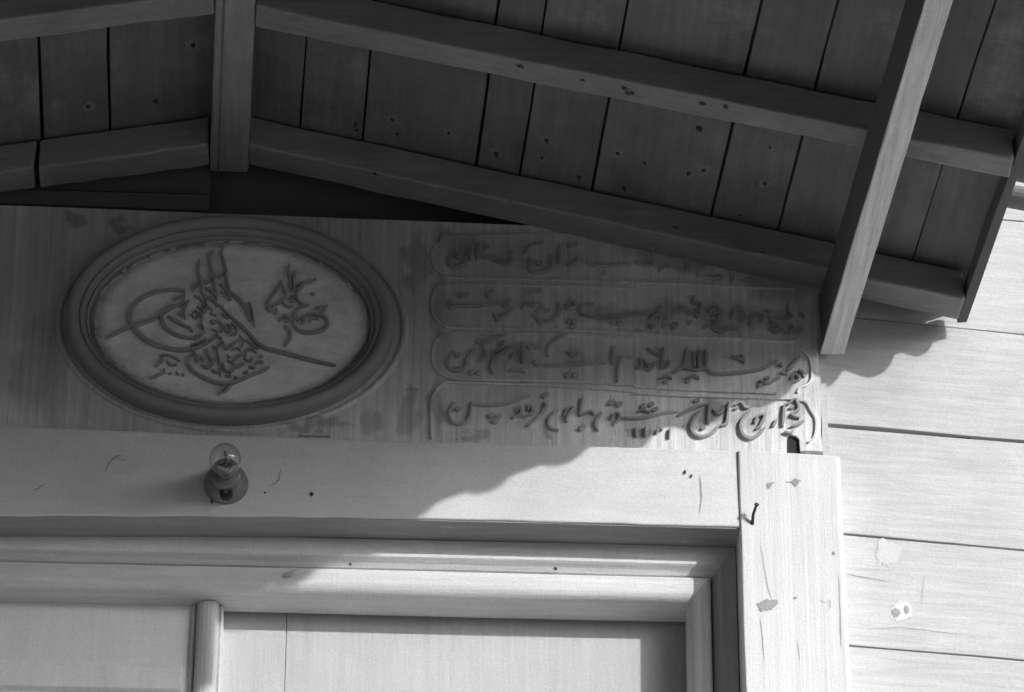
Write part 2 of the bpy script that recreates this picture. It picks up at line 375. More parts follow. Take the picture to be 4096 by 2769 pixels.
# curl of flaking paint
fk = MB(); a = W(1130, 2304, YA+.004); secs = []
for i in range(7):
    t = i/6; p = a+Vector((.028*t, -.006*math.sin(t*2.2)-.002, .002+.007*t*t)); secs.append([p+Vector((0, .002, -.003-.003*math.sin(t*3.1))), p+Vector((.002, -.003, .003*math.sin(t*3.0)))])
fk.loft(secs, closed=False); put('paint_flake', fk, 'pale_chip', dfr)

# ================================================================== DOOR
door = thing('double_door', 'pale painted double door with a rounded meeting strip down the middle', 'door', (-.46, .13, ZL))
YD = .134; YDL = .108
ZD = ZS-.060
xm = W(830, 2500, YD).x
xs = [xm+.006, W(1143, 2600, YD).x, XJ-.06]
for a, c in zip(xs[:-1], xs[1:]):
    mb = MB(); mb.box((a+.0004, YD, ZL), (c-.0004, YD+.03, ZD)); put('leaf_board', mb, 'door', door, bevel=.001)
mb = MB(); mb.box((XLFT+.06, YDL, ZL), (xm-.006, YDL+.03, ZD)); put('leaf', mb, 'leaf_door', door, bevel=.0015)
lp = W(150, 2640, YDL).z
mb = MB(); x1 = W(728, 2640, YDL).x
mb.loft([[(x, YDL+.002, lp), (x, YDL-.006, lp-.004), (x, YDL-.012, lp-.014), (x, YDL-.012, lp-.05), (x, YDL+.002, lp-.054)] for x in (XLFT+.08, x1)])
put('leaf_rail', mb, 'leaf_door', door, bevel=.001)
prof = [(-.0255, .03), (-.0255, -.004), (-.0215, -.008), (-.0185, -.006), (-.0165, -.004), (-.0155, -.010)]
for i in range(9):
    an = math.pi*(1-i/8); prof.append((.0165*math.cos(an)+.0015, -.012-.012*math.sin(an)))
prof += [(.0185, -.006), (.0225, -.008), (.0255, -.004), (.0255, .03)]
mb = MB(); secs = []
for i in range(7):
    z = ZL+(ZS-.0915-ZL)*i/6; secs.append([(xm+dx-.003*(1-i/6), YDL+dy, z) for dx, dy in prof])
mb.loft(secs); put('meeting_strip', mb, 'jamb', door)
# keep daylight out behind the leaves
mb = MB(); mb.box((XLFT-.02, .18, ZL), (XJ+.03, .20, ZS+.02)); put('back_board', mb, 'dark', door)

# ================================================================== INSCRIBED PANEL
pan = thing('inscribed_panel', 'pale carved panel with an oval medallion and four rows of raised Arabic lettering', 'panel', (-.46, 0, 4.72))
def zlint(x): return interp(T, x)+.0008
mb = MB()
out = []
ztop = lambda x: W(200, 828).z+(W(1650, 884).z-W(200, 828).z)*(x-W(200, 828).x)/(W(1650, 884).x-W(200, 828).x)
xr0, xr1 = W(3290, 1800).x, W(3268, 1200).x
zr = W(3290, 1806).z
zpost = W(3150, 1812, YP+.0).z
xa, xb = W(3146, 1780).x, W(3196, 1780).x; hz = W(3160, 1742).z
bot = []
for i in range(30):
    x = -1.40+(xa+1.40)*i/29; bot.append((x, max(zlint(min(x, .38)), 0)))
outl = bot+[(xa+.001, hz-.004), (xa+.006, hz+.002), (xb-.004, hz), (xb+.001, hz-.006), (xb+.002, zr), ((xb+xr0)/2, zr+.001)]
for i in range(13):
    t = i/12; outl.append((xr0+(xr1-xr0)*t+wob(.0018), zr+(ztop(xr1)-zr)*t))
for i in range(20):
    x = xr1-.01-(xr1+1.39)*i/19; outl.append((x, ztop(x)+wob(.0005)))
n = len(outl)
mb.v = [Vector((x, 0, z)) for x, z in outl]+[Vector((x, .055, z)) for x, z in outl]
mb.f = [tuple(range(n)), tuple(range(n, 2*n))[::-1]]+[(i, (i+1) % n, (i+1) % n+n, i+n) for i in range(n)]
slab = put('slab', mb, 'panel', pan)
mb = MB(); mb.box((xa-.002, .006, zr-.004), (xb+.004, .05, hz+.004)); put('socket_peg', mb, 'dark', pan)
# narrow cover strip between panel and plank wall
mb = MB(); a, c = W(3296, 1806), W(3270, 1180)
mb.beam([(a.x, .012, a.z-.03), (a.x+.010, .012, a.z-.03), (a.x+.010, .05, a.z-.03), (a.x, .05, a.z-.03)], [(c.x, .012, c.z), (c.x+.010, .012, c.z), (c.x+.010, .05, c.z), (c.x, .05, c.z)], 10, .0007)
put('edge_strip', mb, 'siding', pan)
mb = MB(); p = W(1205, 1736, -.004); q = W(1320, 1742, -.004)
mb.box((p.x, -.006, p.z-.003), (q.x, .002, p.z+.001)); put('wedge', mb, 'pale_chip', pan)

# ---- raised strokes
def catmull(P, sub=5):
    if len(P) < 3: return [P[0].lerp(P[1], i/4) for i in range(5)]
    out = []; Q = [P[0]*2-P[1]]+P+[P[-1]*2-P[-2]]
    for i in range(1, len(Q)-2):
        for j in range(sub):
            t = j/sub; a, b, c, d = Q[i-1:i+3]
            out.append(.5*((2*b)+(c-a)*t+(2*a-5*b+4*c-d)*t*t+(3*b-a-3*c+d)*t**3))
    return out+[P[-1]]
def stroke(name, pts, w, parent, mat='letter', h=.0055, base=0.0, taper=.35, y0=0.0, flat=.62):
    P = [Vector((q.x, q.z)) for q in (W(x, y, y0) for x, y in pts)]
    S = catmull(P); n = len(S); mb = MB(); secs = []; w = w*SC
    for i, p in enumerate(S):
        d = (S[min(i+1, n-1)]-S[max(i-1, 0)]);
        if d.length < 1e-7: d = Vector((1, 0))
        d.normalize(); nr = Vector((-d.y, d.x))
        t = i/(n-1); ww = w*.5*(taper+(1-taper)*math.sin(math.pi*min(max(t, .04), .96))**.55)
        ww *= .86+.22*abs(nr.x*.7+nr.y*.7)+wob(.02)
        hh = h*(.8+.2*ww/(w*.5))
        q = []
        for o, k in ((-1, 0), (-.92, .85), (-.7, 1), (.7, 1), (.92, .85), (1, 0)):
            e = p+nr*ww*o; q.append((e.x, y0-base-hh*k+(.0006 if k == 0 else 0), e.y))
        secs.append(q)
    mb.loft(secs)
    return put(name, mb, mat, parent, smooth=False)
def dot(name, x, y, r, parent, **k):
    return stroke(name, [(x-r*.75, y+r*.5), (x, y), (x+r*.75, y-r*.5)], r*1.5, parent, taper=.55, **k)
def conv(ox, oy, s): return lambda L: [(ox+x/s, oy+y/s) for x, y in L]
cE, cF, cG, cH = conv(400, 920, 2.2446), conv(950, 920, 2.245), conv(1650, 850, 1.62), conv(2450, 850, 1.62)

# ---- medallion
med_c = W(917, 1286)
def ellipse_ring(prof, a0, b0, a1, b1, cx, cz, n=96, y0=0.0, hs_=1.0):
    mb = MB(); secs = []
    for i in range(n):
        an = 2*math.pi*i/n; q = []
        for t, h in prof:
            a = a0+(a1-a0)*t; b = b0+(b1-b0)*t
            q.append((cx+a*math.cos(an), y0-h*hs_, cz+b*math.sin(an)))
        secs.append(q)
    secs.append(secs[0]); mb.loft(secs, closed=False)
    return mb
oc = W(912, 1293); FA, FB = .2235, .1515; OA, OB = .2625, .188
ring_prof = [(0, -.001), (.0, .014), (.04, .019), (.12, .0225), (.3, .0235), (.46, .0215), (.55, .017), (.585, .0135), (.61, .016), (.68, .0165), (.76, .014), (.82, .009), (.85, .0065), (.875, .009), (.93, .0088), (.98, .005), (1.0, .0005)]
med = put('medallion', ellipse_ring(ring_prof, OA, OB, FA+.001, FB+.001, oc.x+.004, oc.z, hs_=1.35), 'ring', pan, smooth=True)
for p in med.data.polygons: p.use_smooth = True
bead = ellipse_ring([(0, -.0005), (.15, .0035), (.5, .005), (.85, .0035), (1, -.0005)], OA+.021, OB+.012, OA+.008, OB+.004, oc.x+.006, oc.z-.001)
put('outer_bead', bead, 'panel', med, smooth=True)
mb = MB(); rings = []
for k in range(6):
    r = 1-k/6; rings.append([(med_c.x+(FA+.006)*r*math.cos(6.2832*i/72), -.0012-.004*(1-r*r), med_c.z+(FB+.006)*r*math.sin(6.2832*i/72)) for i in range(72)])
mb.loft(rings, closed=True, caps=True); field = put('field', mb, 'field', med, smooth=True)
YF = -.0045
tug = [([(760, 560), (640, 548), (500, 570), (385, 615), (305, 685), (268, 765), (278, 850), (335, 930), (430, 1010), (560, 1062), (700, 1088), (820, 1080), (920, 1045), (1000, 1000), (1060, 940)], 46),
 ([(50, 985), (150, 932), (260, 885), (400, 838), (500, 800), (600, 735), (690, 690), (800, 650)], 42),
 ([(740, 690), (640, 700), (575, 740), (552, 800), (585, 880), (660, 940), (760, 975), (860, 985)], 42),
 ([(610, 785), (700, 840), (812, 892)], 40),
 ([(890, 280), (882, 380), (905, 465), (915, 560), (960, 640)], 34), ([(908, 460), (855, 505), (828, 560)], 28),
 ([(1015, 195), (985, 260), (1000, 350), (1015, 420), (1030, 500), (1052, 610)], 34), ([(1018, 415), (985, 455), (950, 495)], 28),
 ([(1112, 135), (1090, 210), (1110, 290), (1130, 370), (1135, 450), (1165, 560), (1172, 640)], 34), ([(1128, 375), (1095, 405), (1062, 445)], 28),
 ([(945, 530), (1000, 560), (1045, 605), (1050, 640)], 34), ([(1075, 500), (1130, 545), (1160, 600), (1150, 645)], 34),
 ([(1180, 575), (1250, 640), (1318, 730), (1345, 830)], 44), ([(1345, 660), (1372, 760), (1385, 875)], 22),
 ([(1085, 705), (1170, 785), (1260, 865), (1330, 935), (1400, 1015), (1475, 1070), (1570, 1095), (1690, 1125), (1800, 1155), (1920, 1185), (2050, 1215), (2115, 1225)], 42),
 ([(1205, 820), (1250, 855), (1290, 890)], 30), ([(1310, 1000), (1360, 1040), (1420, 1075)], 24),
 ([(850, 1100), (800, 1150), (788, 1210), (830, 1270), (920, 1330), (1040, 1378), (1150, 1388), (1250, 1360), (1350, 1315), (1470, 1270), (1520, 1235)], 38),
 ([(862, 1120), (872, 1200)], 30), ([(955, 1080), (980, 1150), (1012, 1200), (965, 1245), (908, 1222)], 34), ([(1062, 1040), (1052, 1120), (1078, 1200), (1080, 1315)], 26),
 ([(1110, 900), (1145, 865), (1180, 895), (1150, 930), (1115, 915)], 20), ([(1108, 1010), (1125, 1080), (1190, 1040), (1245, 1000)], 24),
 ([(1105, 1200), (1125, 1275), (1190, 1275), (1205, 1210), (1150, 1185)], 26), ([(1200, 1180), (1240, 1150), (1275, 1125)], 26), ([(1220, 1250), (1260, 1225), (1300, 1208)], 26),
 ([(1305, 1140), (1320, 1090), (1370, 1085), (1405, 1115)], 22), ([(1390, 1215), (1425, 1195), (1465, 1195)], 26), ([(1155, 1378), (1110, 1425), (1065, 1485)], 28), ([(1190, 1390), (1150, 1430), (1115, 1468)], 18),
 ([(762, 575), (750, 620), (742, 655)], 26), ([(780, 680), (748, 750), (768, 810)], 28), ([(845, 600), (915, 640), (928, 705)], 28), ([(872, 700), (935, 742), (900, 795)], 28), ([(820, 780), (850, 740), (885, 770), (860, 805), (825, 795)], 18),
 ([(922, 795), (910, 850), (935, 905)], 28), ([(860, 975), (900, 955), (945, 928)], 30), ([(815, 1045), (880, 1030), (950, 985)], 30), ([(795, 895), (835, 925)], 28), ([(640, 720), (690, 690)], 24),
 ([(1010, 640), (1060, 690), (1110, 700)], 22), ([(940, 640), (965, 700), (945, 750)], 20), ([(1060, 840), (1100, 870), (1090, 930)], 20), ([(1180, 850), (1230, 900), (1225, 950)], 20), ([(1040, 960), (1090, 990), (1075, 1040)], 20), ([(1160, 960), (1220, 950)], 18), ([(1250, 960), (1290, 1010), (1270, 1060)], 20), ([(1180, 1090), (1230, 1075), (1260, 1095)], 18), ([(1140, 1130), (1165, 1160)], 20), ([(905, 1150), (930, 1190)], 20), ([(1000, 1270), (1050, 1290)], 22), ([(1120, 1320), (1180, 1320)], 18), ([(1290, 1160), (1340, 1190), (1370, 1160)], 20), ([(1330, 1240), (1390, 1250)], 18), ([(880, 860), (905, 900)], 20), ([(700, 760), (760, 800)], 18), ([(660, 640), (720, 600)], 18), ([(1420, 1150), (1460, 1140)], 20), ([(1090, 560), (1120, 610)], 20), ([(985, 600), (1005, 650)], 18),
 ([(955, 690), (1010, 735)], 22), ([(990, 830), (1020, 850), (1055, 815)], 22), ([(1040, 670), (1050, 700)], 22), ([(985, 760), (1040, 780)], 18), ([(1090, 760), (1140, 800), (1165, 790)], 22), ([(1000, 900), (1060, 930)], 18), ([(1010, 1050), (1030, 1080)], 24), ([(1200, 1330), (1240, 1345)], 20), ([(1290, 1290), (1330, 1280)], 22)]
sig = [([(540, 1130), (560, 1165), (535, 1200), (500, 1232)], 24), ([(565, 1130), (640, 1140), (720, 1185)], 22), ([(450, 1340), (520, 1312), (585, 1282)], 24), ([(572, 1250), (582, 1285)], 20), ([(680, 1280), (705, 1305)], 20), ([(600, 1180), (640, 1220), (690, 1215)], 20), ([(620, 1300), (640, 1290)], 20), ([(740, 1295), (755, 1315)], 22)]
gaz = [([(468, 318), (458, 380), (475, 460), (478, 560)], 34), ([(395, 465), (340, 560), (290, 620), (265, 690), (290, 750)], 32), ([(400, 505), (432, 590), (372, 662), (308, 700)], 28), ([(518, 380), (505, 470), (512, 560)], 24),
 ([(530, 505), (585, 488), (545, 560), (532, 620), (582, 682)], 32), ([(600, 485), (650, 482), (705, 455)], 16), ([(352, 715), (330, 770)], 28), ([(375, 835), (420, 780), (455, 805), (430, 840)], 28), ([(425, 868), (465, 925), (472, 980), (428, 1048)], 36),
 ([(515, 750), (498, 830), (522, 890), (585, 928), (685, 930), (770, 900), (808, 850), (788, 800), (735, 772), (640, 768), (560, 790)], 34), ([(752, 770), (775, 730), (805, 685)], 22), ([(535, 830), (565, 800), (600, 830), (565, 855)], 22), ([(640, 835), (680, 798), (730, 812)], 22),
 ([(490, 595), (478, 640), (525, 650)], 26), ([(520, 745), (565, 705), (640, 685)], 18), ([(660, 585), (690, 590)], 24), ([(400, 660), (450, 700), (500, 690)], 20), ([(700, 720), (740, 700)], 16)]
for L, w in tug: stroke('tughra_stroke', cE(L), w/2.2446*.8, med, 'tughra', .0075, 0, y0=YF)
for L, w in sig: stroke('tughra_stroke', cE(L), w/2.2446, med, 'tughra', .005, 0, y0=YF)
for L, w in gaz: stroke('emblem_stroke', cF(L), w/2.245*.9, med, 'tughra', .007, 0, y0=YF)

an = 22.0
while an < 200:
    ln = random.uniform(2, 9)
    if random.random() < .8:
        rr = random.uniform(.962, .982); pts = []
        for i in range(5):
            q = math.radians(an+ln*i/4); pts.append((917+552*rr*math.cos(q)+wob(3), 1284-328*rr*math.sin(q)+wob(3)))
        stroke('chipped_rim', pts, random.uniform(5, 15), med, 'pale_chip', .0008, 0, y0=-.0022, taper=.15)
    an += ln+random.uniform(.3, 3)
# ---- four rows of lettering
R1 = [('G', [(268, 255), (232, 320), (262, 362), (325, 345), (372, 245)], 26), ('G', [(378, 235), (372, 320)], 24), ('G', [(428, 210), (420, 312)], 24), ('G', [(450, 300), (510, 300), (560, 328), (585, 308)], 24), ('G', [(642, 295), (638, 338), (600, 350)], 22),
 ('G', [(715, 275), (780, 215), (850, 200)], 18), ('G', [(768, 305), (755, 375), (820, 398), (890, 370), (898, 290)], 26), ('G', [(952, 215), (945, 335)], 24), ('G', [(1005, 352), (1050, 335), (1078, 295)], 24), ('G', [(1115, 330), (1180, 352), (1290, 350), (1400, 345)], 20),
 ('H', [(150, 330), (230, 352), (262, 318)], 22), ('H', [(300, 385), (345, 352), (368, 362)], 22), ('H', [(420, 375), (470, 400), (520, 380)], 22), ('H', [(560, 345), (555, 420)], 22), ('H', [(610, 420), (660, 440), (720, 420)], 22), ('H', [(1030, 230+180), (1020, 450)], 18), ('H', [(780, 400), (770, 455)], 20), ('H', [(830, 450), (890, 440), (930, 460)], 20)]
D1 = [('G', 297, 293, 17), ('G', 820, 335, 16), ('G', 480, 230, 14), ('G', 640, 262, 14), ('G', 1020, 220, 15), ('G', 1050, 212, 14), ('G', 1240, 395, 14), ('H', 260, 270, 13), ('H', 480, 350, 14)]
R2 = [('G', [(245, 575), (240, 625), (300, 612), (420, 612), (525, 600)], 22), ('G', [(525, 605), (560, 588), (600, 612), (638, 568)], 22), ('G', [(662, 618), (605, 672), (542, 708)], 26), ('G', [(525, 655), (552, 702)], 24), ('G', [(708, 625), (742, 598), (778, 615), (805, 585)], 22),
 ('G', [(842, 605), (806, 675), (830, 722), (890, 712), (945, 668), (952, 600)], 26), ('G', [(995, 640), (1028, 580), (1062, 618), (1005, 632)], 22), ('G', [(1082, 665), (1100, 620), (1172, 598)], 24), ('G', [(1085, 668), (1200, 690), (1350, 682), (1460, 665), (1540, 668)], 20),
 ('H', [(310, 612), (295, 655), (248, 692)], 26), ('H', [(395, 645), (435, 640), (472, 622)], 22), ('H', [(528, 548), (512, 588), (555, 600)], 22), ('H', [(485, 668), (530, 642), (548, 690)], 24), ('H', [(575, 592), (562, 662)], 22), ('H', [(612, 650), (660, 608), (690, 650), (635, 682)], 22), ('H', [(678, 692), (705, 640)], 22),
 ('H', [(690, 705), (648, 755), (700, 782), (755, 758), (812, 765)], 24), ('H', [(768, 695), (800, 638), (855, 652)], 24), ('H', [(822, 710), (858, 678)], 22), ('H', [(885, 745), (902, 690), (945, 658)], 24), ('H', [(955, 715), (975, 668)], 22), ('H', [(1010, 680), (1030, 730), (1070, 735), (1012, 745), (1048, 785), (1105, 765)], 22), ('H', [(1062, 692), (1120, 692), (1165, 678)], 22), ('H', [(1130, 598), (1130, 690)], 22), ('H', [(1110, 790), (1180, 785), (1235, 762)], 18), ('H', [(985, 640), (1010, 655)], 20), ('H', [(1210, 660), (1240, 690)], 20)]
D2 = [('G', 312, 545, 17), ('G', 352, 540, 17), ('G', 488, 542, 15), ('G', 512, 520, 16), ('G', 770, 520, 17), ('G', 822, 515, 17), ('G', 876, 640, 15), ('G', 1015, 712, 15), ('G', 1050, 718, 15), ('G', 1040, 745, 15), ('G', 1300, 722, 16), ('G', 1345, 728, 16), ('H', 500, 720, 14), ('H', 600, 745, 14), ('H', 330, 740, 15), ('H', 262, 748, 15), ('H', 400, 742, 26), ('H', 1150, 745, 15)]
R3 = [('G', [(268, 905), (230, 970), (245, 1022), (310, 1032), (355, 985), (362, 908)], 26), ('G', [(402, 888), (372, 935), (340, 985)], 20), ('G', [(428, 978), (470, 935), (462, 880), (500, 842), (605, 798)], 26), ('G', [(528, 922), (580, 888), (642, 872)], 20), ('G', [(650, 872), (600, 905), (535, 955), (508, 1005), (522, 1052)], 26), ('G', [(638, 955), (672, 910)], 24), ('G', [(718, 848), (714, 985)], 30),
 ('G', [(788, 995), (805, 962)], 20), ('G', [(876, 938), (882, 885), (920, 840), (1005, 798)], 26), ('G', [(800, 1000), (900, 1004), (1050, 992), (1250, 985)], 20), ('G', [(1308, 878), (1295, 995)], 30), ('G', [(1415, 948), (1368, 948), (1340, 1005), (1328, 1115)], 28), ('G', [(632, 1040), (680, 1025), (730, 1045)], 22), ('G', [(1000, 915), (1040, 935), (1080, 915)], 20),
 ('H', [(168, 950), (192, 992), (155, 1022)], 26), ('H', [(200, 962), (242, 1022), (205, 1020)], 24), ('H', [(280, 980), (240, 1035)], 22), ('H', [(222, 885), (262, 915), (295, 932)], 24), ('H', [(328, 885), (320, 1025)], 32), ('H', [(325, 1022), (362, 1000), (370, 970)], 20), ('H', [(482, 885), (468, 995), (428, 1022)], 30), ('H', [(527, 905), (530, 1015)], 26), ('H', [(566, 900), (558, 1015)], 28), ('H', [(604, 895), (606, 1015)], 28), ('H', [(395, 1048), (435, 1018)], 22),
 ('H', [(470, 1020), (540, 1030), (600, 1018), (660, 1052), (800, 1048), (950, 1025), (1012, 1000), (1052, 965)], 24), ('H', [(765, 940), (810, 955), (858, 968)], 24), ('H', [(835, 930), (850, 985)], 18), ('H', [(1082, 985), (1100, 1005)], 24), ('H', [(1128, 1035), (1172, 990), (1212, 938)], 28), ('H', [(1085, 1045), (1135, 1052)], 22), ('H', [(1155, 1090), (1180, 1058), (1212, 1085), (1180, 1108)], 22), ('H', [(945, 1098), (1000, 1115), (1052, 1090), (1085, 1075)], 24), ('H', [(1200, 1030), (1230, 1045), (1240, 1075)], 26), ('H', [(300, 1085), (345, 1070), (385, 1085)], 20), ('H', [(470, 1085), (520, 1065), (560, 1085)], 24)]
D3 = [('G', 296, 932, 16), ('G', 436, 840, 19), ('G', 385, 1042, 17), ('G', 432, 1046, 17), ('G', 766, 880, 17), ('G', 808, 880, 17), ('G', 1010, 1060, 18), ('G', 1054, 1060, 18), ('G', 575, 850, 15), ('H', 1050, 975, 16), ('H', 955, 1128, 14), ('H', 1000, 1080, 14), ('H', 490, 1100, 14), ('H', 340, 1105, 13)]
R4 = [('G', [(272, 1238), (240, 1310), (258, 1362), (312, 1376), (366, 1342), (386, 1236)], 28), ('G', [(392, 1252), (480, 1258), (600, 1246), (680, 1220), (755, 1194)], 22), ('G', [(650, 1335), (702, 1312), (690, 1268), (675, 1300)], 22), ('G', [(718, 1335), (778, 1302), (760, 1256), (748, 1290)], 22), ('G', [(845, 1240), (868, 1262), (830, 1318), (748, 1392)], 26),
 ('G', [(945, 1288), (890, 1338), (888, 1398), (945, 1418)], 26), ('G', [(985, 1335), (1005, 1280), (1045, 1275), (1010, 1320), (995, 1365)], 24), ('G', [(1104, 1202), (1086, 1322)], 28), ('G', [(1088, 1322), (1150, 1298), (1175, 1318)], 24), ('G', [(1225, 1305), (1186, 1368), (1200, 1424)], 26), ('G', [(1285, 1350), (1312, 1308), (1345, 1332), (1300, 1385)], 24), ('G', [(1330, 1335), (1420, 1342), (1520, 1335), (1620, 1308), (1716, 1300)], 24),
 ('H', [(562, 1298), (512, 1368), (520, 1432), (572, 1462), (640, 1440), (690, 1388)], 28), ('H', [(628, 1245), (618, 1375)], 28), ('H', [(425, 1325), (520, 1272), (605, 1248)], 32), ('H', [(648, 1282), (690, 1312), (725, 1278)], 28), ('H', [(752, 1242), (740, 1365), (702, 1392)], 28), ('H', [(785, 1258), (830, 1238), (862, 1275), (898, 1262)], 24), ('H', [(890, 1290), (832, 1368), (840, 1442), (892, 1472), (950, 1440), (985, 1400)], 30), ('H', [(918, 1372), (942, 1328), (985, 1325), (955, 1390), (928, 1412)], 26), ('H', [(1038, 1395), (1065, 1345)], 24), ('H', [(1112, 1250), (1102, 1395)], 28), ('H', [(1132, 1255), (1182, 1218), (1205, 1280), (1160, 1318), (1210, 1340)], 26), ('H', [(1155, 1395), (1200, 1382), (1240, 1355)], 26), ('H', [(1110, 1430), (1150, 1440), (1170, 1420)], 24), ('H', [(160, 1300), (200, 1290), (240, 1305)], 20),
 ('H', [(150, 1398), (152, 1462)], 18), ('H', [(210, 1398), (211, 1462)], 18), ('H', [(282, 1442), (300, 1412), (322, 1418)], 16), ('H', [(372, 1408), (366, 1472)], 18)]
D4 = [('G', 296, 1280, 17), ('G', 510, 1322, 18), ('G', 560, 1325, 18), ('G', 538, 1358, 20), ('G', 862, 1190, 20), ('G', 1100, 1402, 22), ('G', 1290, 1238, 20), ('G', 1340, 1248, 20), ('H', 200, 1262, 18), ('H', 248, 1250, 18), ('H', 275, 1282, 16), ('H', 585, 1405, 14), ('H', 545, 1225, 16), ('H', 800, 1275, 14), ('H', 1160, 1270, 14)]
CART = [  # outline beads of the rows
 [('G', [(1180, 150), (800, 150), (420, 155), (215, 160), (180, 200), (140, 230), (125, 290), (145, 360), (190, 400), (230, 430), (600, 438), (1300, 455)]), ('H', [(0, 455), (500, 470), (900, 490), (1180, 500)])],
 [('G', [(1440, 500), (1000, 485), (600, 480), (260, 470), (190, 470), (140, 520), (125, 600), (140, 680), (200, 735), (300, 758), (800, 765), (1440, 790)]), ('H', [(140, 790), (500, 812), (900, 828), (1160, 842), (1225, 800)])],
 [('G', [(1440, 820), (1000, 800), (600, 795), (260, 790), (165, 825), (130, 910), (140, 1000), (200, 1060), (320, 1090), (900, 1100), (1440, 1125)]), ('H', [(140, 1135), (500, 1155), (900, 1170), (1060, 1178)]), ('H', [(1190, 890), (1238, 905), (1282, 965), (1292, 1070), (1262, 1122), (1218, 1140), (1195, 1172)])],
 [('G', [(1440, 1165), (900, 1130), (320, 1110), (215, 1110), (150, 1160), (122, 1240), (122, 1470)]), ('H', [(140, 1180), (500, 1195), (900, 1205), (1160, 1215)]), ('H', [(1170, 1222), (1250, 1232), (1288, 1292), (1318, 1350), (1310, 1450), (1268, 1495)])]]
cc = {'G': cG, 'H': cH}
for ri, (R, D, C) in enumerate(((R1, D1, CART[0]), (R2, D2, CART[1]), (R3, D3, CART[2]), (R4, D4, CART[3]))):
    first = None
    for k, L in C:
        o = stroke('row_border', cc[k](L), 11, pan, 'panel', .0045, 0, taper=.8, flat=.4)
        first = first or o
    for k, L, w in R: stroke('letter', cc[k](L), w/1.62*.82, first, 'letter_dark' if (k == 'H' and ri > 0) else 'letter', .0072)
    for k, x, y, r in D:
        (q,) = cc[k]([(x, y)]); dot('letter_dot', q[0], q[1], r/1.62*1.2, first, h=.006, mat='letter_dark' if k == 'H' else 'letter')

# ================================================================== LAMP
lamp = thing('bare_bulb_lamp', 'bare clear light bulb in a dark round socket on the lintel', 'lamp', W(905, 1946, YLt))
lc = W(905, 1940, YLt); tiltv = Vector((0, -1, -.05)).normalized()
def lathe(prof, k=36):
    ax = tiltv; a = Vector((1, 0, 0)); b = ax.cross(a).normalized(); mb = MB()
    mb.loft([[lc+ax*t+(a*math.cos(6.28319*j/k)+b*math.sin(6.28319*j/k))*r for j in range(k)] for t, r in prof], caps=False); return mb
put('base', lathe([(-.001, .0005), (-.001, .0345), (.004, .0345), (.009, .0335), (.014, .0305), (.018, .0265), (.026, .0235), (.026, .0005)]), 'bakelite', lamp, smooth=True)
put('socket', lathe([(.02, .001), (.02, .0235), (.028, .0228), (.036, .0225), (.040, .0245), (.045, .0245), (.047, .0215), (.047, .001)]), 'bakelite', lamp, smooth=True)
put('bulb_cap', lathe([(.040, .001), (.040, .0135), (.052, .0135), (.056, .0125), (.056, .001)]), 'brass', lamp, smooth=True)
def pear(s):
    pr = []
    for t, r in [(.054, .0125), (.060, .0142), (.067, .0178), (.075, .0215), (.083, .0238), (.091, .0247), (.098, .0240), (.105, .0215), (.111, .0170), (.115, .0105), (.1165, .0040), (.1168, .0004)]: pr.append((t-(s if t > .1 else 0)*(t-.1)/.0168, max(r-s, .0002)))
    return pr
o_ = pear(0); i_ = pear(.0009)[::-1]
gl = put('glass_bulb', lathe(o_+i_, 48), 'glass', lamp, smooth=True, flip=True)
stm = MB(); ax = tiltv
stm.tube([lc+ax*.05, lc+ax*.066, lc+ax*.076], [.006, .004, .003], 12); put('stem', stm, 'brass', lamp, smooth=True)
fl_ = MB(); pz = []
for i in range(9):
    an = math.pi*2*i/8; pz.append(lc+ax*(.084+.002*(i % 2))+Vector((.011*math.cos(an), 0, .011*math.sin(an))))
fl_.tube(pz, .0005, 6)
for s in (0, 2, 4, 6): fl_.tube([lc+ax*.074, pz[s]], .0005, 6)
put('filament', fl_, 'rust', lamp)
hs = MB(); hp = W(905, 1966, YLt-.023)
hs.tube([hp+Vector((0, .01, 0)), hp+Vector((0, -.004, -.002)), hp+Vector((0, -.0045, -.002))], [.0105, .0095, .007], 16); put('cable_collar', hs, 'dark', lamp, smooth=True)
hs = MB(); hs.tube([hp+Vector((0, -.003, -.002)), hp+Vector((0, -.0065, -.0025))], [.004, .0035], 10); put('screw', hs, 'brass', lamp)

# ================================================================== PORCH ROOF
roof = thing('porch_roof', 'dark plank porch roof on rafters over the door, with a ridge beam', 'roof', (-.46, -.6, 5.0))
SKEW = -.037                                           # timbers run out from the wall a touch askew: dx/dy
def zr_(x): return RS[0]*x+RS[1]
def zl_(x): return LS[0]*x+LS[1]
XRG0, XRG1 = -.496, -.433                              # ridge beam
YB = .11; YFt = -1.9
RH = .055                                              # rafter depth
# ridge beam
zrg = W(915, 665).z
mb = MB()
def rg(y): return [(XRG0+SKEW*y, y, zrg), (XRG1+SKEW*y, y, zrg), (XRG1+SKEW*y, y, zrg+.075), (XRG0+SKEW*y, y, zrg+.075)]
mb.beam(rg(.02), rg(YFt), 24, .0011); put('ridge_beam', mb, 'ridge', roof, bevel=.006, seg=2)
# thin bead along ridge beam edge
for xx in (XRG0+.012,):
    mb = MB(); mb.beam([(xx, .018, zrg-.002), (xx+.003, .018, zrg-.002), (xx+.003, .018, zrg+.004), (xx, .018, zrg+.004)], [(xx-SKEW*1.9, YFt, zrg-.002), (xx+.003-SKEW*1.9, YFt, zrg-.002), (xx+.003-SKEW*1.9, YFt, zrg+.004), (xx-SKEW*1.9, YFt, zrg+.004)], 6); put('edge_bead', mb, 'roof_plank', roof)
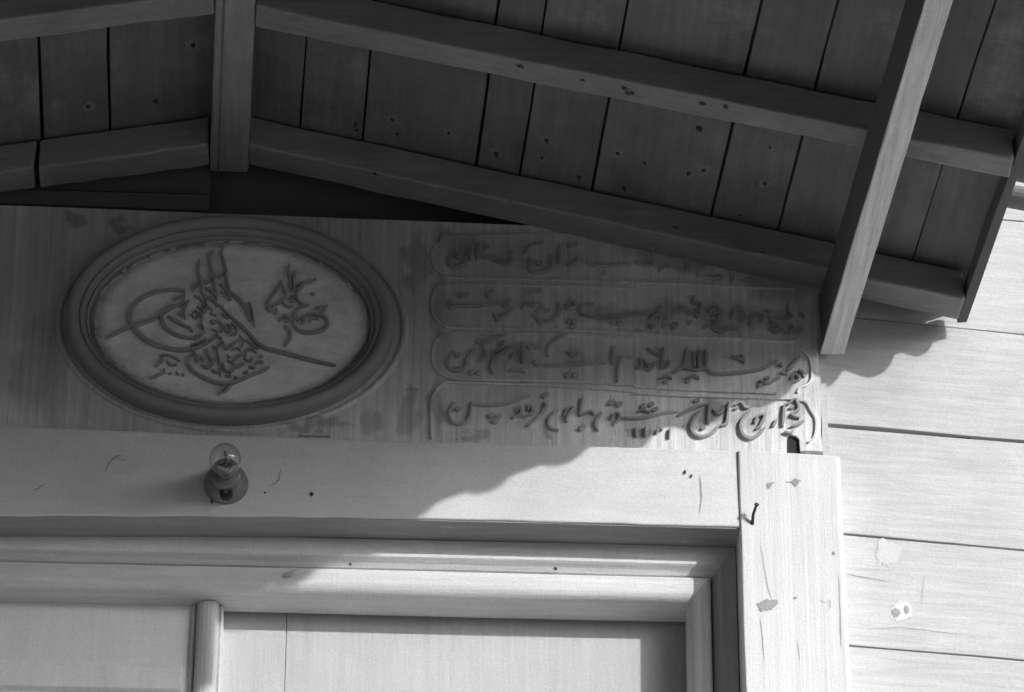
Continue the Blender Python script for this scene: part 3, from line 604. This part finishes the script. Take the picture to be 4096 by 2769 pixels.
# rafters right
XE = .722
def rafter(x0, x1, yb0, yf0, yb1, yf1, zf, n=14, jit=.0013, h=RH):
    mb = MB()
    mb.beam([(x0, yb0, zf(x0)), (x0, yf0, zf(x0)), (x0, yf0, zf(x0)+h), (x0, yb0, zf(x0)+h)], [(x1, yb1, zf(x1)), (x1, yf1, zf(x1)), (x1, yf1, zf(x1)+h), (x1, yb1, zf(x1)+h)], n, jit)
    return put('rafter', mb, 'rafter', roof, bevel=.0035)
rafter(XRG1+.0005, XE, -.001, -.060, -.001, -.068, zr_, 16)
rafter(XRG1+.016, XE+.016, -.402, -.461, -.438, -.488, zr_, 16)
rafter(XRG1+.034, XE+.03, -.86, -.92, -.90, -.955, zr_, 10)
rafter(XRG1+.05, XE+.045, -1.24, -1.30, -1.27, -1.325, zr_, 10)
# rafters left (the first one is split)
xs_ = W(160, 640).x
rafter(XRG0-.0005, xs_+.003, -.001, -.062, -.001, -.062, zl_, 8)
rafter(xs_-.003, -1.62, -.001, -.062, -.001, -.062, zl_, 8, .0016)
for yy in (-.43, -.88, -1.34, -1.8): rafter(XRG0+SKEW*yy-.0005, -1.62, yy, yy-.058, yy, yy-.058, zl_, 10)
# roof planks
def plank(x0, x1, zf, yb, yf, jag=.0012, gap=.0022):
    mb = MB(); n = 11; secs = []
    for i in range(n+1):
        y = yb+(yf-yb)*i/n; a = x0+SKEW*y+gap+wob(jag); c = x1+SKEW*y-gap+wob(jag)
        secs.append([(a, y, zf(a)+RH+.0045), (c, y, zf(c)+RH+.0045), (c, y, zf(c)+RH+.0215), (a, y, zf(a)+RH+.0215)])
    mb.loft(secs); return put('plank', mb, 'roof_plank', roof)
def xo(px, py, S): p = on_slope(px, py, S, RH); return p.x-SKEW*p.y
sr = [XRG1-.02]+[(xo(*a, RS)+xo(*c, RS))/2 for a, c in (((1244, 158), (1185, 511)), ((1481, 203), (1450, 571)), ((1950, 297), (1911, 667)), ((2137, 339), (2080, 706)), ((2441, 393), (2369, 764)), ((2934, 500), (2847, 861)), ((3192, 639), (3115, 909)))]+[.55, .64, XE+.022]
gaps = [.0012, .0012, .0020, .0028, .0014, .0026, .0024, .0009, .0015, .002, .001]
for i in range(len(sr)-1): plank(sr[i], sr[i+1], zr_, .09, YFt, .0014 if i not in (2, 5) else .0007, (gaps[i]+gaps[i+1])/2)
slf = [XRG0+.02]+[(xo(*a, LS)+xo(*c, LS))/2 for a, c in (((447, 130), (427, 513)), ((159, 136), (161, 494)))]
while slf[-1] > -1.6: slf.append(slf[-1]-random.uniform(.13, .19))
for i in range(len(slf)-1): plank(slf[i+1], slf[i], zl_, .09, YFt, .0022, .002)
# dark deck above the planks so the joints stay dark
for zf, x0, x1 in ((zr_, XRG1-.05, XE+.02), (zl_, XRG0+.03, -1.62)):
    mb = MB(); a = .024+RH; mb.beam([(x0, .1, zf(x0)+a), (x0, YFt, zf(x0)+a), (x0, YFt, zf(x0)+a+.01), (x0, .1, zf(x0)+a+.01)], [(x1, .1, zf(x1)+a), (x1, YFt, zf(x1)+a), (x1, YFt, zf(x1)+a+.01), (x1, .1, zf(x1)+a+.01)], 2)
    put('deck', mb, 'dark', roof)
# eave plate: tall board on edge with a pale lower face
ZEB = W(3338, 1412).z
def pl4(y, x0, x1, z0, z1, b=0): return [(x0+b+SKEW*1.08*y, y, z0), (x1+b+SKEW*1.08*y, y, z0), (x1+b+SKEW*1.08*y, y, z1), (x0+b+SKEW*1.08*y, y, z1)]
x0, x1 = .497, .533
mb = MB(); mb.beam(pl4(.0, x0, x1, ZEB+.006, zr_(x1)-.001), pl4(YFt, x0, x1, ZEB+.006, zr_(x1)-.012), 14, .0006); put('eave_plate', mb, 'tympanum', roof, bevel=.002)
mb = MB(); mb.beam(pl4(.004, x0-.0012, x1+.0012, ZEB, ZEB+.0055), pl4(YFt, x0-.0012, x1+.0012, ZEB, ZEB+.0055), 26, .0009); put('pale_strip', mb, 'pale_timber', roof, bevel=.001)
# fascia at the eave
mb = MB(); f0, f1 = XE+.001, XE+.016; zf0 = 4.976
mb.beam(pl4(.02, f0, f1, zf0, 5.012), pl4(YFt, f0, f1, zf0, 5.012), 16, .0012); put('fascia', mb, 'tympanum', roof, bevel=.001)
mb = MB(); mb.beam(pl4(-1.345, f1+.001, f1+.016, 4.865, 5.0), pl4(YFt, f1+.001, f1+.016, 4.865, 5.0), 4, .0012); put('door_shade_board', mb, 'tympanum', roof, bevel=.001)  # out-of-view board added to shade the left door leaf
for zf, xa_, xb_ in ((zr_, XRG1+.1, XE+.09), (zl_, XRG0+.1, -1.62)):
    mb = MB(); y = YFt-.001
    mb.beam([(xa_, y, zf(xa_)-.06), (xa_, y-.02, zf(xa_)-.06), (xa_, y-.02, zf(xa_)+.09), (xa_, y, zf(xa_)+.09)], [(xb_, y, zf(xb_)-.06), (xb_, y-.02, zf(xb_)-.06), (xb_, y-.02, zf(xb_)+.09), (xb_, y, zf(xb_)+.09)], 6, .001); put('front_sky_screen', mb, 'tympanum', roof)  # unseen boards added to hold back high sky light under the roof
# eave tiles
ty = [(-.222, .026, 5.028), (-.318, .040, 5.0145), (-.429, .047, 5.019)]+[(yy+wob(.012), random.uniform(.042, .052), 5.0125+wob(.005)) for yy in (-.56, -.69, -.82, -.95, -1.09, -1.22, -1.35, -1.48, -1.61, -1.74, -1.86)]
def tile(yc, r, x0, x1, zs0, slope, name='tile'):
    mb = MB(); secs = []; k = 12; th = .011
    for i in range(4):
        t = i/3; x = x0+(x1-x0)*t; z = zs0-slope*(x-x0); rr = r*(1+.06*t); q = []
        for j in range(k+1):
            an = math.pi*(1+j/k); q.append((x, yc+rr*math.cos(an), z+rr*.8+rr*.8*math.sin(an)))
        for j in range(k, -1, -1):
            an = math.pi*(1+j/k); r2 = rr-th; q.append((x, yc+r2*math.cos(an), z+rr*.8+r2*.8*math.sin(an)))
        secs.append(q)
    mb.loft(secs); return put(name, mb, 'tile', roof, smooth=False)
for yc, r, ze in ty: tile(yc, r, .60, .90, zr_(.60)+RH+.0345, (zr_(.60)+RH+.0345-ze)/.3)
# plain tile courses over the rest (seen only as mass)
mb = MB()
for zf, xa_, xb_ in ((zr_, XRG1-.02, .60), (zl_, XRG0+.02, -1.7)):
    mb.beam([(xa_, .2, zf(xa_)+.095), (xa_, YFt-.02, zf(xa_)+.095), (xa_, YFt-.02, zf(xa_)+.15), (xa_, .2, zf(xa_)+.15)], [(xb_, .2, zf(xb_)+.095), (xb_, YFt-.02, zf(xb_)+.095), (xb_, YFt-.02, zf(xb_)+.15), (xb_, .2, zf(xb_)+.15)], 2)
put('tile_bed', mb, 'tile', roof)
# nail points through the planks
def nailpt(px, py, S, s=1.0):
    p = on_slope(px, py, S, RH+.0045); mb = MB()
    mb.tube([p+Vector((0, 0, .004)), p+Vector((wob(.001), wob(.001), -.0015)), p+Vector((wob(.003), wob(.004), -.011*s*random.uniform(.3, 1.0)))], [.0040*s, .0032*s, .0006], 7)
    put('nail_point', mb, 'rust', roof)
    if s > .75 and random.random() < .75:
        hb = MB(); pts = []; k = 14
        for i in range(k):
            an = 6.2832*i/k; rr = .0105*s*random.uniform(.6, 1.25); x = p.x+rr*math.cos(an); y = p.y+rr*1.25*math.sin(an); pts.append((x, y, p.z+S[0]*(x-p.x)-.0007))
        hb.add([(p.x, p.y, p.z-.0009)]+pts, [(0, i+1, (i+1) % k+1) for i in range(k)]); put('bare_spot', hb, 'bare_spot', roof)
for px, py, s in ((1423, 492, 1), (1570, 478, 1.1), (1795, 530, .8), (1985, 612, 1.3), (2188, 560, 1.2), (2170, 628, .9), (2320, 705, 1.1), (2470, 610, 1), (2496, 748, 1), (2797, 512, 1.7), (2754, 692, 1.2), (2813, 678, 1.2), (3060, 732, 1.1), (2580, 650, .7), (1340, 575, .8), (1590, 535, .7), (1425, 520, .8), (2960, 860, .7), (3080, 590, .5)):
    nailpt(px, py, RS, s)
for px, py, s in ((354, 425, 1.2), (624, 400, 1.1), (770, 178, 1.2)): nailpt(px, py, LS, s)

for px, py, q in ((2078, 262, 1), (2330, 316, .8), (2496, 352, 1.1), (2512, 372, 1), (2528, 368, .8), (2900, 425, .8), (2810, 412, .9), (1500, 690, .8), (2700, 905, 1), (2040, 800, .7), (3050, 1005, .8)):
    p = on_slope(px, py, RS, 0); mb = MB(); pts = []
    for i in range(9):
        an = 6.2832*i/9; rr = .0042*q*random.uniform(.5, 1.3); x = p.x+rr*1.4*math.cos(an); pts.append((x, p.y+rr*math.sin(an), p.z+RS[0]*(x-p.x)-.0022))
    mb.add([(p.x, p.y, p.z-.0024)]+pts, [(0, i+1, (i+1) % 9+1) for i in range(9)]); put('nail_head', mb, 'rust', roof)
# ================================================================== GABLE BOARDS behind the rafter
gab = thing('gable_boarding', 'dark boards closing the gable between the rafters and carved panel', 'boarding', (-.46, .06, 5.12))
mb = MB(); mb.loft([[(x, .062, 4.75), (x, .085, 4.75), (x, .085, zt), (x, .062, zt)] for x, zt in ((-1.6, zl_(-1.6)+.09), (XRG0, zl_(XRG0)+.09), (XRG1, zr_(XRG1)+.09), (.74, zr_(.74)+.06))]); put('board', mb, 'tympanum', gab)
xe = W(838, 720).x
def zline(p, q, x, y): a, b_ = W(*p, y), W(*q, y); return a.z+(b_.z-a.z)*(x-a.x)/(b_.x-a.x)
for y0, y1, up, lo in ((.030, .058, None, ((120, 757), (838, 776))), (.018, .058, ((120, 759), (838, 779)), ((120, 816), (838, 842)))):
    mb = MB(); secs = []
    for i in range(7):
        x = -1.4+(xe+1.4)*i/6; zlo = zline(*lo, x, y0); zup = zline(*up, x, y0) if up else zl_(x)+.03
        secs.append([(x, y0, zlo), (x, y1, zlo), (x, y1, max(zup, zlo+.002)), (x, y0, max(zup, zlo+.002))])
    mb.loft(secs); put('board', mb, 'tympanum', gab, bevel=.0012)

for o in bpy.data.objects:
    if '_w' in o: del o['_w']
scene.render.engine = 'CYCLES'
